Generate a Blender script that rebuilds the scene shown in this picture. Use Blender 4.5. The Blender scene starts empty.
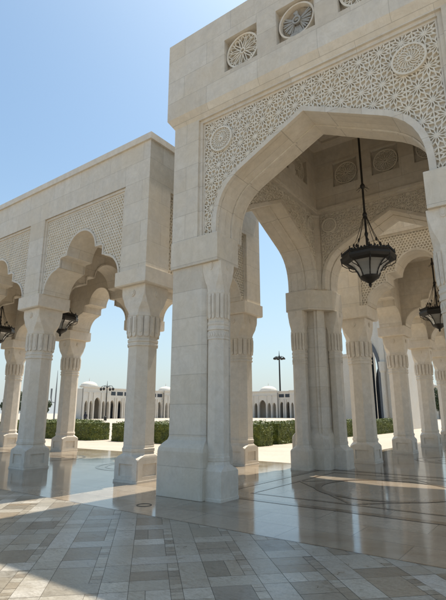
import bpy, bmesh, math, random
from mathutils import Vector, Matrix
random.seed(7)
PI = math.pi
scene = bpy.context.scene
COL = scene.collection

# ------------------------------------------------------------------ objects
def tag(o, label=None, cat=None, group=None, kind=None):
    if label: o['label'] = label
    if cat: o['category'] = cat
    if group: o['group'] = group
    if kind: o['kind'] = kind
    return o

def empty(name, loc=(0, 0, 0), rz=0.0, **k):
    o = bpy.data.objects.new(name, None)
    o.empty_display_size = 0.3
    COL.objects.link(o)
    o.location = loc
    o.rotation_euler = (0, 0, rz)
    return tag(o, **k)

def copy_tree(o, parent=None):
    c = o.copy()
    COL.objects.link(c)
    c.parent = parent
    for ch in list(o.children):
        copy_tree(ch, c)
    return c

class MB:
    def __init__(s):
        s.v = []; s.f = []; s.c = []
    def add(s, vs, fs, col=None):
        b = len(s.v)
        s.v += [tuple(p) for p in vs]
        for f in fs:
            s.f.append(tuple(b + i for i in f)); s.c.append(col)
        return s
    def box(s, x0, x1, y0, y1, z0, z1, col=None):
        vs = [(x0,y0,z0),(x1,y0,z0),(x1,y1,z0),(x0,y1,z0),(x0,y0,z1),(x1,y0,z1),(x1,y1,z1),(x0,y1,z1)]
        return s.add(vs, [(0,3,2,1),(4,5,6,7),(0,1,5,4),(1,2,6,5),(2,3,7,6),(3,0,4,7)], col)
    def prism(s, poly, fn, d0, d1, col=None):
        n = len(poly)
        area = sum(poly[i][0]*poly[(i+1)%n][1]-poly[(i+1)%n][0]*poly[i][1] for i in range(n))
        if area < 0: poly = poly[::-1]
        vs = [fn(u, w, d0) for u, w in poly] + [fn(u, w, d1) for u, w in poly]
        fs = [tuple(range(n-1, -1, -1)), tuple(range(n, 2*n))]
        fs += [(i, (i+1) % n, n+(i+1) % n, n+i) for i in range(n)]
        return s.add(vs, fs, col)
    def loft(s, secs, cap=True, closed=True):
        n = len(secs[0]); b = []
        vs = [p for sec in secs for p in sec]
        fs = []
        for k in range(len(secs)-1):
            for i in range(n if closed else n-1):
                j = (i+1) % n
                fs.append((k*n+i, k*n+j, (k+1)*n+j, (k+1)*n+i))
        if cap:
            fs.append(tuple(range(n-1, -1, -1)))
            fs.append(tuple((len(secs)-1)*n+i for i in range(n)))
        return s.add(vs, fs)
    def lathe(s, prof, n=16, c=(0, 0), ph=0.0):
        secs = [[(c[0]+r*math.cos(ph+2*PI*i/n), c[1]+r*math.sin(ph+2*PI*i/n), z) for i in range(n)] for r, z in prof]
        return s.loft(secs)
    def tube(s, pts, r, n=6):
        pts = [Vector(p) for p in pts]; secs = []
        for i, p in enumerate(pts):
            t = (pts[min(i+1, len(pts)-1)]-pts[max(i-1, 0)]).normalized()
            a = Vector((0, 0, 1)) if abs(t.z) < .9 else Vector((1, 0, 0))
            x = t.cross(a).normalized(); y = t.cross(x)
            rr = r[i] if isinstance(r, (list, tuple)) else r
            secs.append([tuple(p+x*rr*math.cos(2*PI*k/n)+y*rr*math.sin(2*PI*k/n)) for k in range(n)])
        return s.loft(secs)
    def mesh(s, name, mat, smooth=None):
        me = bpy.data.meshes.new(name)
        me.from_pydata(s.v, [], s.f)
        if any(c is not None for c in s.c):
            at = me.color_attributes.new('tint', 'FLOAT_COLOR', 'CORNER')
            li = 0
            for p, c in zip(me.polygons, s.c):
                for _ in range(p.loop_total):
                    cc = c or (1, 1, 1)
                    at.data[li].color = (cc[0], cc[1], cc[2], 1); li += 1
        bm = bmesh.new(); bm.from_mesh(me)
        bmesh.ops.recalc_face_normals(bm, faces=bm.faces) if smooth != 'raw' else None
        bm.to_mesh(me); bm.free()
        if smooth and smooth != 'raw':
            for p in me.polygons: p.use_smooth = True
            me.set_sharp_from_angle(angle=math.radians(smooth))
        me.materials.append(mat)
        return me
    def build(s, name, mat, parent=None, smooth=None, bevel=None, loc=None, rz=0):
        o = bpy.data.objects.new(name, s.mesh(name, mat, smooth))
        COL.objects.link(o)
        if parent: o.parent = parent
        if loc: o.location = loc
        if rz: o.rotation_euler = (0, 0, rz)
        if bevel:
            m = o.modifiers.new('bevel', 'BEVEL'); m.width = bevel; m.segments = 2
            m.limit_method = 'ANGLE'; m.angle_limit = math.radians(50)
        return o

def inst(name, me, parent=None, loc=(0, 0, 0), rot=(0, 0, 0)):
    o = bpy.data.objects.new(name, me); COL.objects.link(o)
    if parent: o.parent = parent
    o.location = loc; o.rotation_euler = rot
    return o

# ------------------------------------------------------------------ materials
class NT:
    def __init__(s, name):
        s.m = bpy.data.materials.new(name); s.m.use_nodes = True
        s.t = s.m.node_tree; s.n = s.t.nodes; s.b = s.n['Principled BSDF']
    def new(s, typ, **k):
        n = s.n.new(typ)
        for a, v in k.items():
            if a.startswith('i_'):
                key = a[2:].replace('_', ' ')
                n.inputs[key].default_value = v
            else: setattr(n, a, v)
        return n
    def l(s, a, b): s.t.links.new(a, b)
    def mix(s, fac, a, b, mode='MIX'):
        n = s.n.new('ShaderNodeMix'); n.data_type = 'RGBA'; n.blend_type = mode
        for i, v in ((0, fac), (6, a), (7, b)):
            if hasattr(v, 'node'): s.l(v, n.inputs[i])
            elif i == 0: n.inputs[0].default_value = v
            else: n.inputs[i].default_value = (*v, 1) if len(v) == 3 else v
        return n.outputs[2]
    def ramp(s, src, stops):
        n = s.n.new('ShaderNodeValToRGB'); e = n.color_ramp.elements
        while len(e) < len(stops): e.new(.5)
        for k, (p, c) in enumerate(stops):
            e[k].position = p; e[k].color = (*c, 1) if len(c) == 3 else c
        s.l(src, n.inputs[0]); return n.outputs[0]
    def math(s, op, a, b=None):
        n = s.n.new('ShaderNodeMath'); n.operation = op
        for i, v in ((0, a), (1, b)):
            if v is None: continue
            if hasattr(v, 'node'): s.l(v, n.inputs[i])
            else: n.inputs[i].default_value = v
        return n.outputs[0]
    def pos(s):
        return s.new('ShaderNodeNewGeometry').outputs['Position']
    def noise(s, vec, scale, detail=4, rough=.55, dist=0):
        n = s.new('ShaderNodeTexNoise'); n.inputs['Scale'].default_value = scale
        n.inputs['Detail'].default_value = detail; n.inputs['Roughness'].default_value = rough
        n.inputs['Distortion'].default_value = dist
        s.l(vec, n.inputs['Vector']); return n.outputs['Fac']
    def bump(s, h, strength, dist=.01, normal=None):
        n = s.new('ShaderNodeBump'); n.inputs['Strength'].default_value = strength
        n.inputs['Distance'].default_value = dist; s.l(h, n.inputs['Height'])
        if normal: s.l(normal, n.inputs['Normal'])
        return n.outputs['Normal']
    def out(s, col=None, rough=None, normal=None, **k):
        for key, v in (('Base Color', col), ('Roughness', rough), ('Normal', normal)):
            if v is None: continue
            if hasattr(v, 'node'): s.l(v, s.b.inputs[key])
            elif key == 'Base Color': s.b.inputs[key].default_value = (*v, 1)
            else: s.b.inputs[key].default_value = v
        for a, v in k.items(): s.b.inputs[a.replace('_', ' ')].default_value = v
        return s.m

def stone(name, base=(.60, .555, .48), joints=None, rough=.62, var=.10):
    t = NT(name); p = t.pos()
    big = t.noise(p, .9, 3); mid = t.noise(p, 5, 6, .65); fine = t.noise(p, 60, 3)
    # faint vertical weathering runs
    mp = t.new('ShaderNodeMapping'); mp.inputs['Scale'].default_value = (3.2, 3.2, .35); t.l(p, mp.inputs[0])
    runs = t.noise(mp.outputs[0], 1.6, 5, .6)
    dk = tuple(c*(1-var*1.5) for c in base); lt = tuple(min(1, c*(1+var*.6)) for c in base)
    wm = (base[0]*.99, base[1]*.93, base[2]*.82)
    c = t.mix(t.ramp(mid, [(.28, (0,0,0)), (.72, (1,1,1))]), dk, lt)
    c = t.mix(t.ramp(big, [(.42, (0,0,0)), (.7, (.55,.55,.55))]), c, wm)
    c = t.mix(t.ramp(runs, [(.52, (0,0,0)), (.78, (.35,.35,.35))]), c, tuple(x*.72 for x in base))
    vn = t.noise(p, 1.9, 9, .72, 1.8)
    c = t.mix(t.ramp(vn, [(.47, (0,0,0)), (.50, (.34,.34,.34)), (.53, (0,0,0))]), c, tuple(x*k for x, k in zip(base, (.78, .72, .62))))
    nrm = None
    if joints:
        w, h, oz, ox = joints
        sx = t.new('ShaderNodeSeparateXYZ'); t.l(p, sx.inputs[0])
        cx = t.new('ShaderNodeCombineXYZ')
        gn = t.new('ShaderNodeNewGeometry'); sn = t.new('ShaderNodeSeparateXYZ'); t.l(gn.outputs['True Normal'], sn.inputs[0])
        isx = t.math('GREATER_THAN', t.math('ABSOLUTE', sn.outputs[1]), t.math('ABSOLUTE', sn.outputs[0]))
        isy = t.math('SUBTRACT', 1.0, isx)
        t.l(t.math('ADD', t.math('ADD', t.math('MULTIPLY', sx.outputs[0], isx), t.math('MULTIPLY', sx.outputs[1], isy)), ox), cx.inputs[0])
        t.l(t.math('ADD', sx.outputs[2], oz), cx.inputs[1])
        b = t.new('ShaderNodeTexBrick'); b.offset = .5
        b.inputs['Scale'].default_value = 1; b.inputs['Brick Width'].default_value = w
        b.inputs['Row Height'].default_value = h; b.inputs['Mortar Size'].default_value = .0045
        b.inputs['Mortar Smooth'].default_value = .1
        b.inputs['Color1'].default_value = (.0, .0, .0, 1); b.inputs['Color2'].default_value = (1, 1, 1, 1)
        b.inputs['Mortar'].default_value = (.5, .5, .5, 1); b.inputs['Bias'].default_value = 0
        t.l(cx.outputs[0], b.inputs['Vector'])
        c = t.mix(t.ramp(b.outputs['Color'], [(0, (.86,.85,.83)), (.5, (.97,.97,.97)), (1, (1.0,1.0,1.0))]), (0,0,0), c, 'MIX') if False else \
            t.mix(1.0, c, t.ramp(b.outputs['Color'], [(0, (.86,.84,.815)), (.3, (.96,.945,.92)), (.6, (.93,.93,.935)), (1, (1,1,1))]), 'MULTIPLY')
        c = t.mix(t.math('MULTIPLY', b.outputs['Fac'], .42), c, (.20, .165, .125))
        inv = t.math('SUBTRACT', 1.0, b.outputs['Fac'])
        nrm = t.bump(inv, .5, .006)
    nrm = t.bump(fine, .12, .004, nrm)
    nrm = t.bump(mid, .10, .01, nrm)
    return t.out(c, t.ramp(mid, [(0, (rough-.1,)*3), (1, (rough+.12,)*3)]), nrm)

STONE = (.71, .65, .56)
M_ASH = stone('ashlar_limestone', STONE, (1.38, .6, .02, .23))
M_PIER = stone('pier_limestone', STONE, (400., .6, .02, .0))
M_STONE = stone('carved_limestone', (.72, .65, .555))
M_FAR = stone('distant_limestone', (.64, .60, .535), None, .7, .05)
M_LAT = stone('lattice_limestone', (.76, .70, .60), None, .65, .08)

def m_floor_polish():
    t = NT('polished_marble'); p = t.pos()
    b = t.new('ShaderNodeTexBrick'); b.offset = .5
    b.inputs['Scale'].default_value = 1; b.inputs['Brick Width'].default_value = 1.62
    b.inputs['Row Height'].default_value = .70; b.inputs['Mortar Size'].default_value = .007
    b.inputs['Color1'].default_value = (0,0,0,1); b.inputs['Color2'].default_value = (1,1,1,1)
    t.l(p, b.inputs['Vector'])
    big = t.noise(p, .8, 5, .6, .6); v = t.noise(p, 2.3, 9, .7, 2.2); w = t.noise(p, 11, 6, .7, .5)
    c = t.ramp(b.outputs['Color'], [(0, (.21,.155,.10)), (.5, (.28,.215,.15)), (1, (.35,.285,.21))])
    c = t.mix(t.ramp(v, [(.40, (0,0,0)), (.50, (.75,.75,.75)), (.56, (0,0,0))]), c, (.22,.165,.11))
    c = t.mix(t.ramp(big, [(.35, (0,0,0)), (.65, (.6,.6,.6))]), c, (.42,.36,.28))
    c = t.mix(t.ramp(w, [(.5, (0,0,0)), (.75, (.35,.35,.35))]), c, (.25,.195,.14))
    c = t.mix(t.math('MULTIPLY', b.outputs['Fac'], .75), c, (.12,.10,.08))
    r = t.ramp(t.noise(p, 1.7, 6, .7), [(.3, (.06,)*3), (.75, (.15,)*3)])
    wav = t.noise(p, 1.1, 2)
    nrm = t.bump(t.math('SUBTRACT', 1.0, b.outputs['Fac']), .25, .002)
    nrm = t.bump(wav, .05, .02, nrm)
    return t.out(c, r, nrm, IOR=1.46)
M_POL = m_floor_polish()

def m_inlay(name, col):
    t = NT(name); p = t.pos()
    v = t.noise(p, 6, 6, .7, 1.)
    c = t.mix(t.ramp(v, [(.35, (0,0,0)), (.7, (1,1,1))]), tuple(x*.7 for x in col), tuple(x*1.3 for x in col))
    return t.out(c, .12, None, IOR=1.52)
M_INLAY = m_inlay('brown_marble_inlay', (.12, .08, .05))

def m_tiles():
    t = NT('paving_stone'); p = t.pos()
    a = t.new('ShaderNodeAttribute', attribute_name='tint')
    big = t.noise(p, 1.3, 5, .62, .5); w = t.noise(p, 9, 9, .72, .8); f = t.noise(p, 45, 4, .7)
    c = t.mix(1.0, a.outputs['Color'], t.ramp(w, [(.28, (.55,.50,.43)), (.44, (.92,.90,.87)), (.72, (1.18,1.17,1.14))]), 'MULTIPLY')
    mp = t.new('ShaderNodeMapping'); mp.inputs['Rotation'].default_value = (0, 0, .785); mp.inputs['Scale'].default_value = (1, 3.5, 1); t.l(p, mp.inputs[0])
    st = t.noise(mp.outputs[0], 7, 7, .75, 1.2)
    c = t.mix(1.0, c, t.ramp(st, [(.34, (.72,.68,.62)), (.5, (1,1,1)), (.66, (1.10,1.09,1.07))]), 'MULTIPLY')
    pit = t.noise(p, 95, 3, .8)
    c = t.mix(t.ramp(pit, [(.62, (0,0,0)), (.72, (.6,.6,.6))]), c, (.14, .11, .08))
    c = t.mix(1.0, c, t.ramp(f, [(.3, (.80,.79,.77)), (.6, (1.06,1.06,1.06))]), 'MULTIPLY')
    c = t.mix(t.ramp(big, [(.42, (0,0,0)), (.70, (.6,.6,.6))]), c, (.29,.245,.18))
    r = t.ramp(w, [(.25, (.24,)*3), (.8, (.46,)*3)])
    nrm = t.bump(w, .16, .006); nrm = t.bump(f, .12, .002, nrm)
    return t.out(c, r, nrm, IOR=1.5)
M_TILE = m_tiles()

def m_plain(name, col, rough=.6, metal=0., **k):
    t = NT(name); p = t.pos()
    n = t.noise(p, 14, 5)
    c = t.mix(t.ramp(n, [(.3, (0,0,0)), (.7, (1,1,1))]), tuple(x*.8 for x in col), tuple(min(1, x*1.15) for x in col))
    return t.out(c, rough, None, Metallic=metal, **k)

def m_plaza():
    t = NT('plaza_paving'); p = t.pos()
    b = t.new('ShaderNodeTexBrick'); b.offset = .5
    b.inputs['Scale'].default_value = 1; b.inputs['Brick Width'].default_value = 1.2
    b.inputs['Row Height'].default_value = .6; b.inputs['Mortar Size'].default_value = .008
    b.inputs['Color1'].default_value = (.42,.355,.275,1); b.inputs['Color2'].default_value = (.475,.405,.32,1)
    b.inputs['Mortar'].default_value = (.34,.30,.25,1)
    t.l(p, b.inputs['Vector'])
    w = t.noise(p, .35, 6, .65); f = t.noise(p, 8, 5)
    c = t.mix(t.ramp(w, [(.4, (0,0,0)), (.7, (.6,.6,.6))]), b.outputs['Color'], (.50,.44,.36))
    c = t.mix(1.0, c, t.ramp(f, [(.3, (.88,)*3), (.7, (1.06,)*3)]), 'MULTIPLY')
    return t.out(c, .7)
M_PLAZA = m_plaza()
M_GROUT = m_plain('paving_grout', (.13, .115, .095), .9)
M_IRON = m_plain('blackened_iron', (.022, .019, .016), .5, .3)
def m_glass():
    t = NT('frosted_lamp_glass'); p = t.pos()
    return t.out((.30, .29, .265), .3, None, Transmission_Weight=.25, IOR=1.4)
M_GLASS = m_glass()
M_SILVER = m_plain('emblem_silver', (.36, .34, .30), .5, .0)
M_GOLD = m_plain('emblem_gold', (.30, .235, .16), .6, .0)
M_GLSHADE = m_plain('dark_glass_and_shade', (.035, .045, .06), .15)  # window glass, and the dark colour that imitates shaded arch interiors
M_SLATE = m_plain('grey_blue_frame', (.11, .12, .135), .5)
M_CLOTH = m_plain('dark_clothing', (.025, .025, .035), .8)
M_SKIN = m_plain('skin', (.30, .18, .12), .6)
M_BARK = m_plain('bark', (.12, .09, .065), .9)

def m_leaf(name, a, b):
    t = NT(name); p = t.pos()
    n = t.noise(p, 3.5, 4, .6); f = t.noise(p, 26, 2)
    c = t.mix(t.ramp(n, [(.35, (0,0,0)), (.65, (1,1,1))]), a, b)
    c = t.mix(1.0, c, t.ramp(f, [(.3, (.6,)*3), (.7, (1.35,)*3)]), 'MULTIPLY')
    return t.out(c, .55, None)
M_HEDGE = m_leaf('hedge_leaf', (.045, .07, .010), (.145, .165, .02))
M_TREE = m_leaf('tree_leaf', (.035, .055, .022), (.065, .085, .035))

# ------------------------------------------------------------------ strapwork
def strap_segments(a, x0, x1, z0, z1, open_=False):
    """twelve-petal rosettes on a triangular lattice"""
    segs = []
    h = a*math.sqrt(3)/2
    R = a*.5; r1 = a*.30; r0 = a*.055
    j0, j1 = int(z0/h)-1, int(z1/h)+2
    i0, i1 = int(x0/a)-2, int(x1/a)+2
    def P(cx, cz, r, k): t = math.radians(30*k); return (cx+r*math.cos(t), cz+r*math.sin(t))
    for j in range(j0, j1+1):
        for i in range(i0, i1+1):
            cx = (i+(j % 2)*.5)*a; cz = j*h
            for k in range(12):
                M = P(cx, cz, R*(1.0 if k % 2 == 0 else 1.0), k)
                V0 = P(cx, cz, r1, k-.5); V1 = P(cx, cz, r1, k+.5)
                segs.append((M, V0, 1)); segs.append((M, V1, 1))
                if open_: segs.append((V1, V0, 0)); continue
                segs.append((V1, P(cx, cz, r0, k+.5), 0))
                if k % 2 == 0: segs.append((P(cx, cz, r0*.5, k), P(cx, cz, r0*.5, k+6), 0))
            for k in (1, 3):       # triangle centres
                T = P(cx, cz, a/math.sqrt(3), k)
                for q in range(3):
                    ang = math.radians(30*k+180+120*q)
                    segs.append((T, (T[0]+math.cos(ang)*(a/math.sqrt(3)-R), T[1]+math.sin(ang)*(a/math.sqrt(3)-R)), 1))
            # long straight ribs running through the field
            segs.append((P(cx, cz, R, 3), P(cx, cz, a*h*2/a-R, 3), 1))
    return segs

def kagome_segments(d, x0, x1, z0, z1):
    segs = []; L = (x1-x0)+(z1-z0)
    for f, ang in enumerate((90, 210, 330)):
        n = Vector((math.cos(math.radians(ang)), math.sin(math.radians(ang)))); t = Vector((-n.y, n.x))
        for k in range(-int(L/d)-60, int(L/d)+60):
            c = k*d+(d/2 if f == 0 else 0)
            o_ = n*(c) ; base = Vector(((x0+x1)/2, (z0+z1)/2)); s0 = base.dot(t)
            q = o_+t*s0
            if (q-base).length > L: continue
            A = q-t*L/1.5; m = int(L*1.34/.25)
            for i in range(m): segs.append((tuple(A+t*(i*.25)), tuple(A+t*((i+1)*.25)), 1))
    return segs
def lattice_mesh(name, a, w, ht, inside, bbox, open_=False):
    mb = MB(); jr = random.Random(5)
    for A, B, big in (kagome_segments(a, *bbox) if open_ else strap_segments(a, *bbox)):
        N = 12
        ins = [inside(A[0]+(B[0]-A[0])*t/N, A[1]+(B[1]-A[1])*t/N) for t in range(N+1)]
        t = 0
        while t <= N:
            if not ins[t]: t += 1; continue
            s = t
            while t+1 <= N and ins[t+1]: t += 1
            e = t; t += 1
            def refine(tin, tout):
                for _ in range(6):
                    m = (tin+tout)/2
                    if inside(A[0]+(B[0]-A[0])*m/N, A[1]+(B[1]-A[1])*m/N): tin = m
                    else: tout = m
                return tin
            ts = s if s == 0 else refine(s, s-1)
            te = e if e == N else refine(e, e+1)
            if te-ts < .3: continue
            p = Vector((A[0]+(B[0]-A[0])*ts/N, A[1]+(B[1]-A[1])*ts/N))
            q = Vector((A[0]+(B[0]-A[0])*te/N, A[1]+(B[1]-A[1])*te/N))
            dr = (q-p).normalized(); nn = Vector((-dr.y, dr.x))*(w/2 if big else w*.42)
            p2 = p-dr*w*.2; q2 = q+dr*w*.2
            hh = ht*(1.0 if big else .90)+jr.uniform(-.0035, .0035)
            vs = []
            for pt in (p2, q2):
                vs += [(pt.x-nn.x, 0, pt.y-nn.y), (pt.x-nn.x*.75, -hh, pt.y-nn.y*.75), (pt.x+nn.x*.75, -hh, pt.y+nn.y*.75), (pt.x+nn.x, 0, pt.y+nn.y)]
            mb.add(vs, [(0,1,5,4), (1,2,6,5), (2,3,7,6), (0,3,2,1), (4,5,6,7)])
    return mb.mesh(name, M_LAT, None)

# ------------------------------------------------------------------ profiles
def arc(cx, cz, r, a0, a1, n):
    return [(cx+r*math.cos(math.radians(a0+(a1-a0)*i/n)), cz+r*math.sin(math.radians(a0+(a1-a0)*i/n))) for i in range(n+1)]

def lobed_half(s=1.0):      # from springing (u>0) up to the crown
    pts = [(1.725, 5.25)]
    pts += arc(1.045, 5.25, .68, 4, 80, 12) + [(1.10, 5.965), (1.00, 5.98), (1.00, 6.25), (.93, 6.285), (.70, 6.29)]
    pts += arc(0, 6.27, .665, 3, 90, 14)
    return [(u*s, z) for u, z in pts]
def tudor_half():
    return [(2.15, 5.36), (2.148, 5.55), (2.135, 5.75), (2.10, 5.94), (2.045, 6.11), (1.965, 6.27), (1.86, 6.41), (1.73, 6.53), (1.58, 6.635), (1.42, 6.72), (1.25, 6.805), (0, 7.43)]
def full(half, c=0.0):      # left springing -> crown -> right springing
    L = [(c-u, z) for u, z in half]
    R = [(c+u, z) for u, z in half][::-1]
    return L + R[1:]
def inside_profile(half):
    pts = sorted(half, key=lambda p: p[1])
    poly = full(half) 
    def f(u, z):
        n = len(poly); c = False; j = n-1
        P = poly
        for i in range(n):
            (xi, zi), (xj, zj) = P[i], P[j]
            if (zi > z) != (zj > z) and u < (xj-xi)*(z-zi)/(zj-zi)+xi: c = not c
            j = i
        return c
    return f
def cut_wall(u0, u1, z0, z1, cuts):
    poly = [(u0, z0)]
    for c in cuts: poly += c
    poly += [(u1, z0), (u1, z1), (u0, z1)]
    out = []
    for p in poly:
        if not out or (abs(p[0]-out[-1][0])+abs(p[1]-out[-1][1])) > 1e-5: out.append(p)
    return out
def rim(mb, half, c, fn, d0, d1, w):       # raised archivolt band following the arch
    pts = full(half, c); n = len(pts)
    def nrm(i):
        a = Vector(pts[max(i-1, 0)]); b = Vector(pts[min(i+1, n-1)]); t = (b-a).normalized()
        return Vector((-t.y, t.x))
    outer = [tuple(Vector(pts[i])+nrm(i)*w) for i in range(n)]
    vs = []
    for (a, b) in zip(pts, outer):
        vs += [fn(a[0], a[1], d0), fn(a[0], a[1], d1), fn(b[0], b[1], d1), fn(b[0], b[1], d0)]
    fs = []
    for i in range(n-1):
        for k in range(3):
            fs.append((4*i+k, 4*i+k+1, 4*i+5+k, 4*i+4+k))
        fs.append((4*i+3, 4*i, 4*i+4, 4*i+7))
    fs += [(0, 3, 2, 1), (4*n-4, 4*n-3, 4*n-2, 4*n-1)]
    mb.add(vs, fs)

# ------------------------------------------------------------------ columns
def osec(h, c, z, cx=0, cy=0):
    k = h-c
    return [(cx+h, cy-k, z), (cx+h, cy+k, z), (cx+k, cy+h, z), (cx-k, cy+h, z), (cx-h, cy+k, z), (cx-h, cy-k, z), (cx-k, cy-h, z), (cx+k, cy-h, z)]
O = .586
def leaf_poly(w, z0, z1):
    r = w/2
    return [(-r, z1)] + [(r*math.cos(math.radians(180+i*22.5)), z0+r+r*math.sin(math.radians(180+i*22.5))) for i in range(9)] + [(r, z1)]
def column_meshes(k=1.0, ps=1.0, top=4.84, prefix='column', block=.5755, btop=5.25):
    s = k
    sh = MB()
    sh.loft([osec(.368*s, .368*s*O, .86), osec(.358*s, .358*s*O, 3.27)])
    shaft = sh.mesh('shaft', M_STONE)
    pl = MB()
    pl.loft([osec(h*(s+(ps-s)*max(0, min(1, (.66-z)/.12))), c*s, z) for h, c, z in [(.42,.02,0),(.42,.02,.05),(.372 if block else .407,.02,.056),(.372 if block else .407,.02,.50),(.407,.02,.503),(.407,.035,.53),(.407,.09,.565),(.405,.15,.59),(.40,.20,.615),(.385,.22,.64),
              (.372,.218,.70),(.39,.228,.705),(.392,.229,.775),(.372,.218,.785),(.372,.218,.82),(.36,.211,.87)]])
    for q in (range(4) if block else ()):        # raised border that leaves a sunk panel on each plinth face
        ca, sa = math.cos(q*PI/2), math.sin(q*PI/2)
        def fn(u, z, d): x, y = u*s, -d*s; return (x*ca-y*sa, x*sa+y*ca, z)
        for (u0, u1, z0, z1) in [(-.385,.385,.42,.502),(-.385,.385,.055,.14),(-.385,-.23,.14,.42),(.23,.385,.14,.42)]:
            pl.prism([(u0,z0),(u1,z0),(u1,z1),(u0,z1)], fn, .36, .407)
    plinth = pl.mesh('plinth', M_STONE)
    cp = MB()
    cp.loft([osec(h*s, c*s, z) for h, c, z in [(.36,.211,3.262),(.388,.227,3.268),(.390,.2285,3.31),(.372,.218,3.325),(.370,.217,3.365),(.388,.227,3.38),(.388,.227,3.425),(.366,.2145,3.44),
             (.366,.2145,3.50),(.374,.219,3.99),(.410,.240,4.05),(.412,.2415,4.085)]])
    T = top
    cp.loft([osec(h*s, c*s, z) for h, c, z in [(.388,.225,4.08),(.390,.215,4.14),(.398,.195,4.21),(.410,.15,4.29),(.418,.10,4.38),(.421,.07,4.48),(.427,.035,4.56),(.43,.02,4.64),(.432,.015,T)]])
    for q in range(8):
        ca, sa = math.cos(q*PI/4), math.sin(q*PI/4)
        for u in (-.078, .078):
            def fn(uu, z, d, u=u):
                x = (u+uu)*s; y = -(d+ (z-3.5)*.02)*s
                return (x*ca-y*sa, x*sa+y*ca, z)
            cp.prism(leaf_poly(.125, 3.50, 4.03), fn, .34, .412)
            cp.prism(leaf_poly(.06, 3.60, 3.99), fn, .38, .428)
    for q in range(4):
        ca, sa = math.cos(q*PI/2), math.sin(q*PI/2)
        for r, d1 in ((.085, .475), (.05, .488)):
            def fn(uu, z, d):
                x = uu*s; y = -d*s; return (x*ca-y*sa, x*sa+y*ca, z)
            cp.prism([(r*math.cos(2*PI*i/16), 4.64+r*math.sin(2*PI*i/16)) for i in range(16)], fn, .40, d1-.02)
    imp = None
    if not block:
        cp.loft([osec(.372*s, .218*s, z) for z in (3.10, 3.24)])
        for q in range(8):
            ca, sa = math.cos(q*PI/4), math.sin(q*PI/4)
            for i in range(3):
                def fn(uu, z, d):
                    x = uu*s; y = -d*s; return (x*ca-y*sa, x*sa+y*ca, z)
                c_ = (i-1)*.10
                cp.prism([(c_, 3.115), (c_+.042, 3.17), (c_, 3.225), (c_-.042, 3.17)], fn, .36, .392)
        cp.loft([osec(.385*s, .226*s, z) for z in (3.075, 3.10)])
    capital = cp.mesh('capital', M_STONE)
    if block:
        b = MB(); b.loft([osec(block-.03, .004, T), osec(block, .004, T+.03), osec(block, .004, btop)])
        imp = b.mesh('impost_block', M_STONE)
    return shaft, plinth, capital, imp
ARC_COL = column_meshes(1.0, 1.0)
ENG_COL = column_meshes(.575, .72, 4.72, block=None)

def place_column(parent, x, y, meshes=ARC_COL, rz=0):
    shaft, plinth, capital, imp = meshes
    c = inst('column', shaft, parent, (x, y, 0), (0, 0, rz))
    inst('plinth', plinth, c); inst('capital', capital, c)
    if imp: inst('impost_block', imp, c)
    return c

# ------------------------------------------------------------------ rosettes
def rosette_mesh(R=.40, spokes=12):
    mb = MB(); jr = random.Random(8)
    fn = lambda u, z, d: (u, -d, z)
    def ring(r0, r1, d0, d1, n=36):
        vs = []
        for i in range(n):
            c, s = math.cos(2*PI*i/n), math.sin(2*PI*i/n)
            vs += [(r0*c, -d0, r0*s), (r0*c, -d1, r0*s), (r1*c, -d1, r1*s), (r1*c, -d0, r1*s)]
        fs = []
        for i in range(n):
            j = (i+1) % n
            for k in range(3): fs.append((4*i+k, 4*j+k, 4*j+k+1, 4*i+k+1))
        mb.add(vs, fs)
    ring(R*.90, R, 0, .07); ring(R*.10, R*.17, 0, .06)
    for k in range(spokes):
        t = 2*PI*k/spokes
        def P(r, dt): return (r*math.cos(t+dt), r*math.sin(t+dt))
        hw = PI/spokes
        # petal outline: two curved straps meeting near the rim
        for sg in (-1, 1):
            path = [P(R*.16, 0), P(R*.35, sg*hw*.25), P(R*.55, sg*hw*.55), P(R*.72, sg*hw*.70), P(R*.82, sg*hw*.35), P(R*.88, 0)]
            for a, b in zip(path, path[1:]):
                a = Vector(a); b = Vector(b); dr = (b-a).normalized(); n = Vector((-dr.y, dr.x))*R*.022
                mb.prism([tuple(a-n), tuple(b-n), tuple(b+n), tuple(a+n)], fn, 0, .05+jr.uniform(-.003, .003))
        a = Vector(P(R*.70, hw)); b = Vector(P(R*.92, hw)); n = Vector((-(b-a).y, (b-a).x)).normalized()*R*.03
        mb.prism([tuple(a-n), tuple(b-n), tuple(b+n), tuple(a+n)], fn, 0, .05+jr.uniform(-.003, .003))
    return mb.mesh('niche_rosette', M_LAT)
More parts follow.
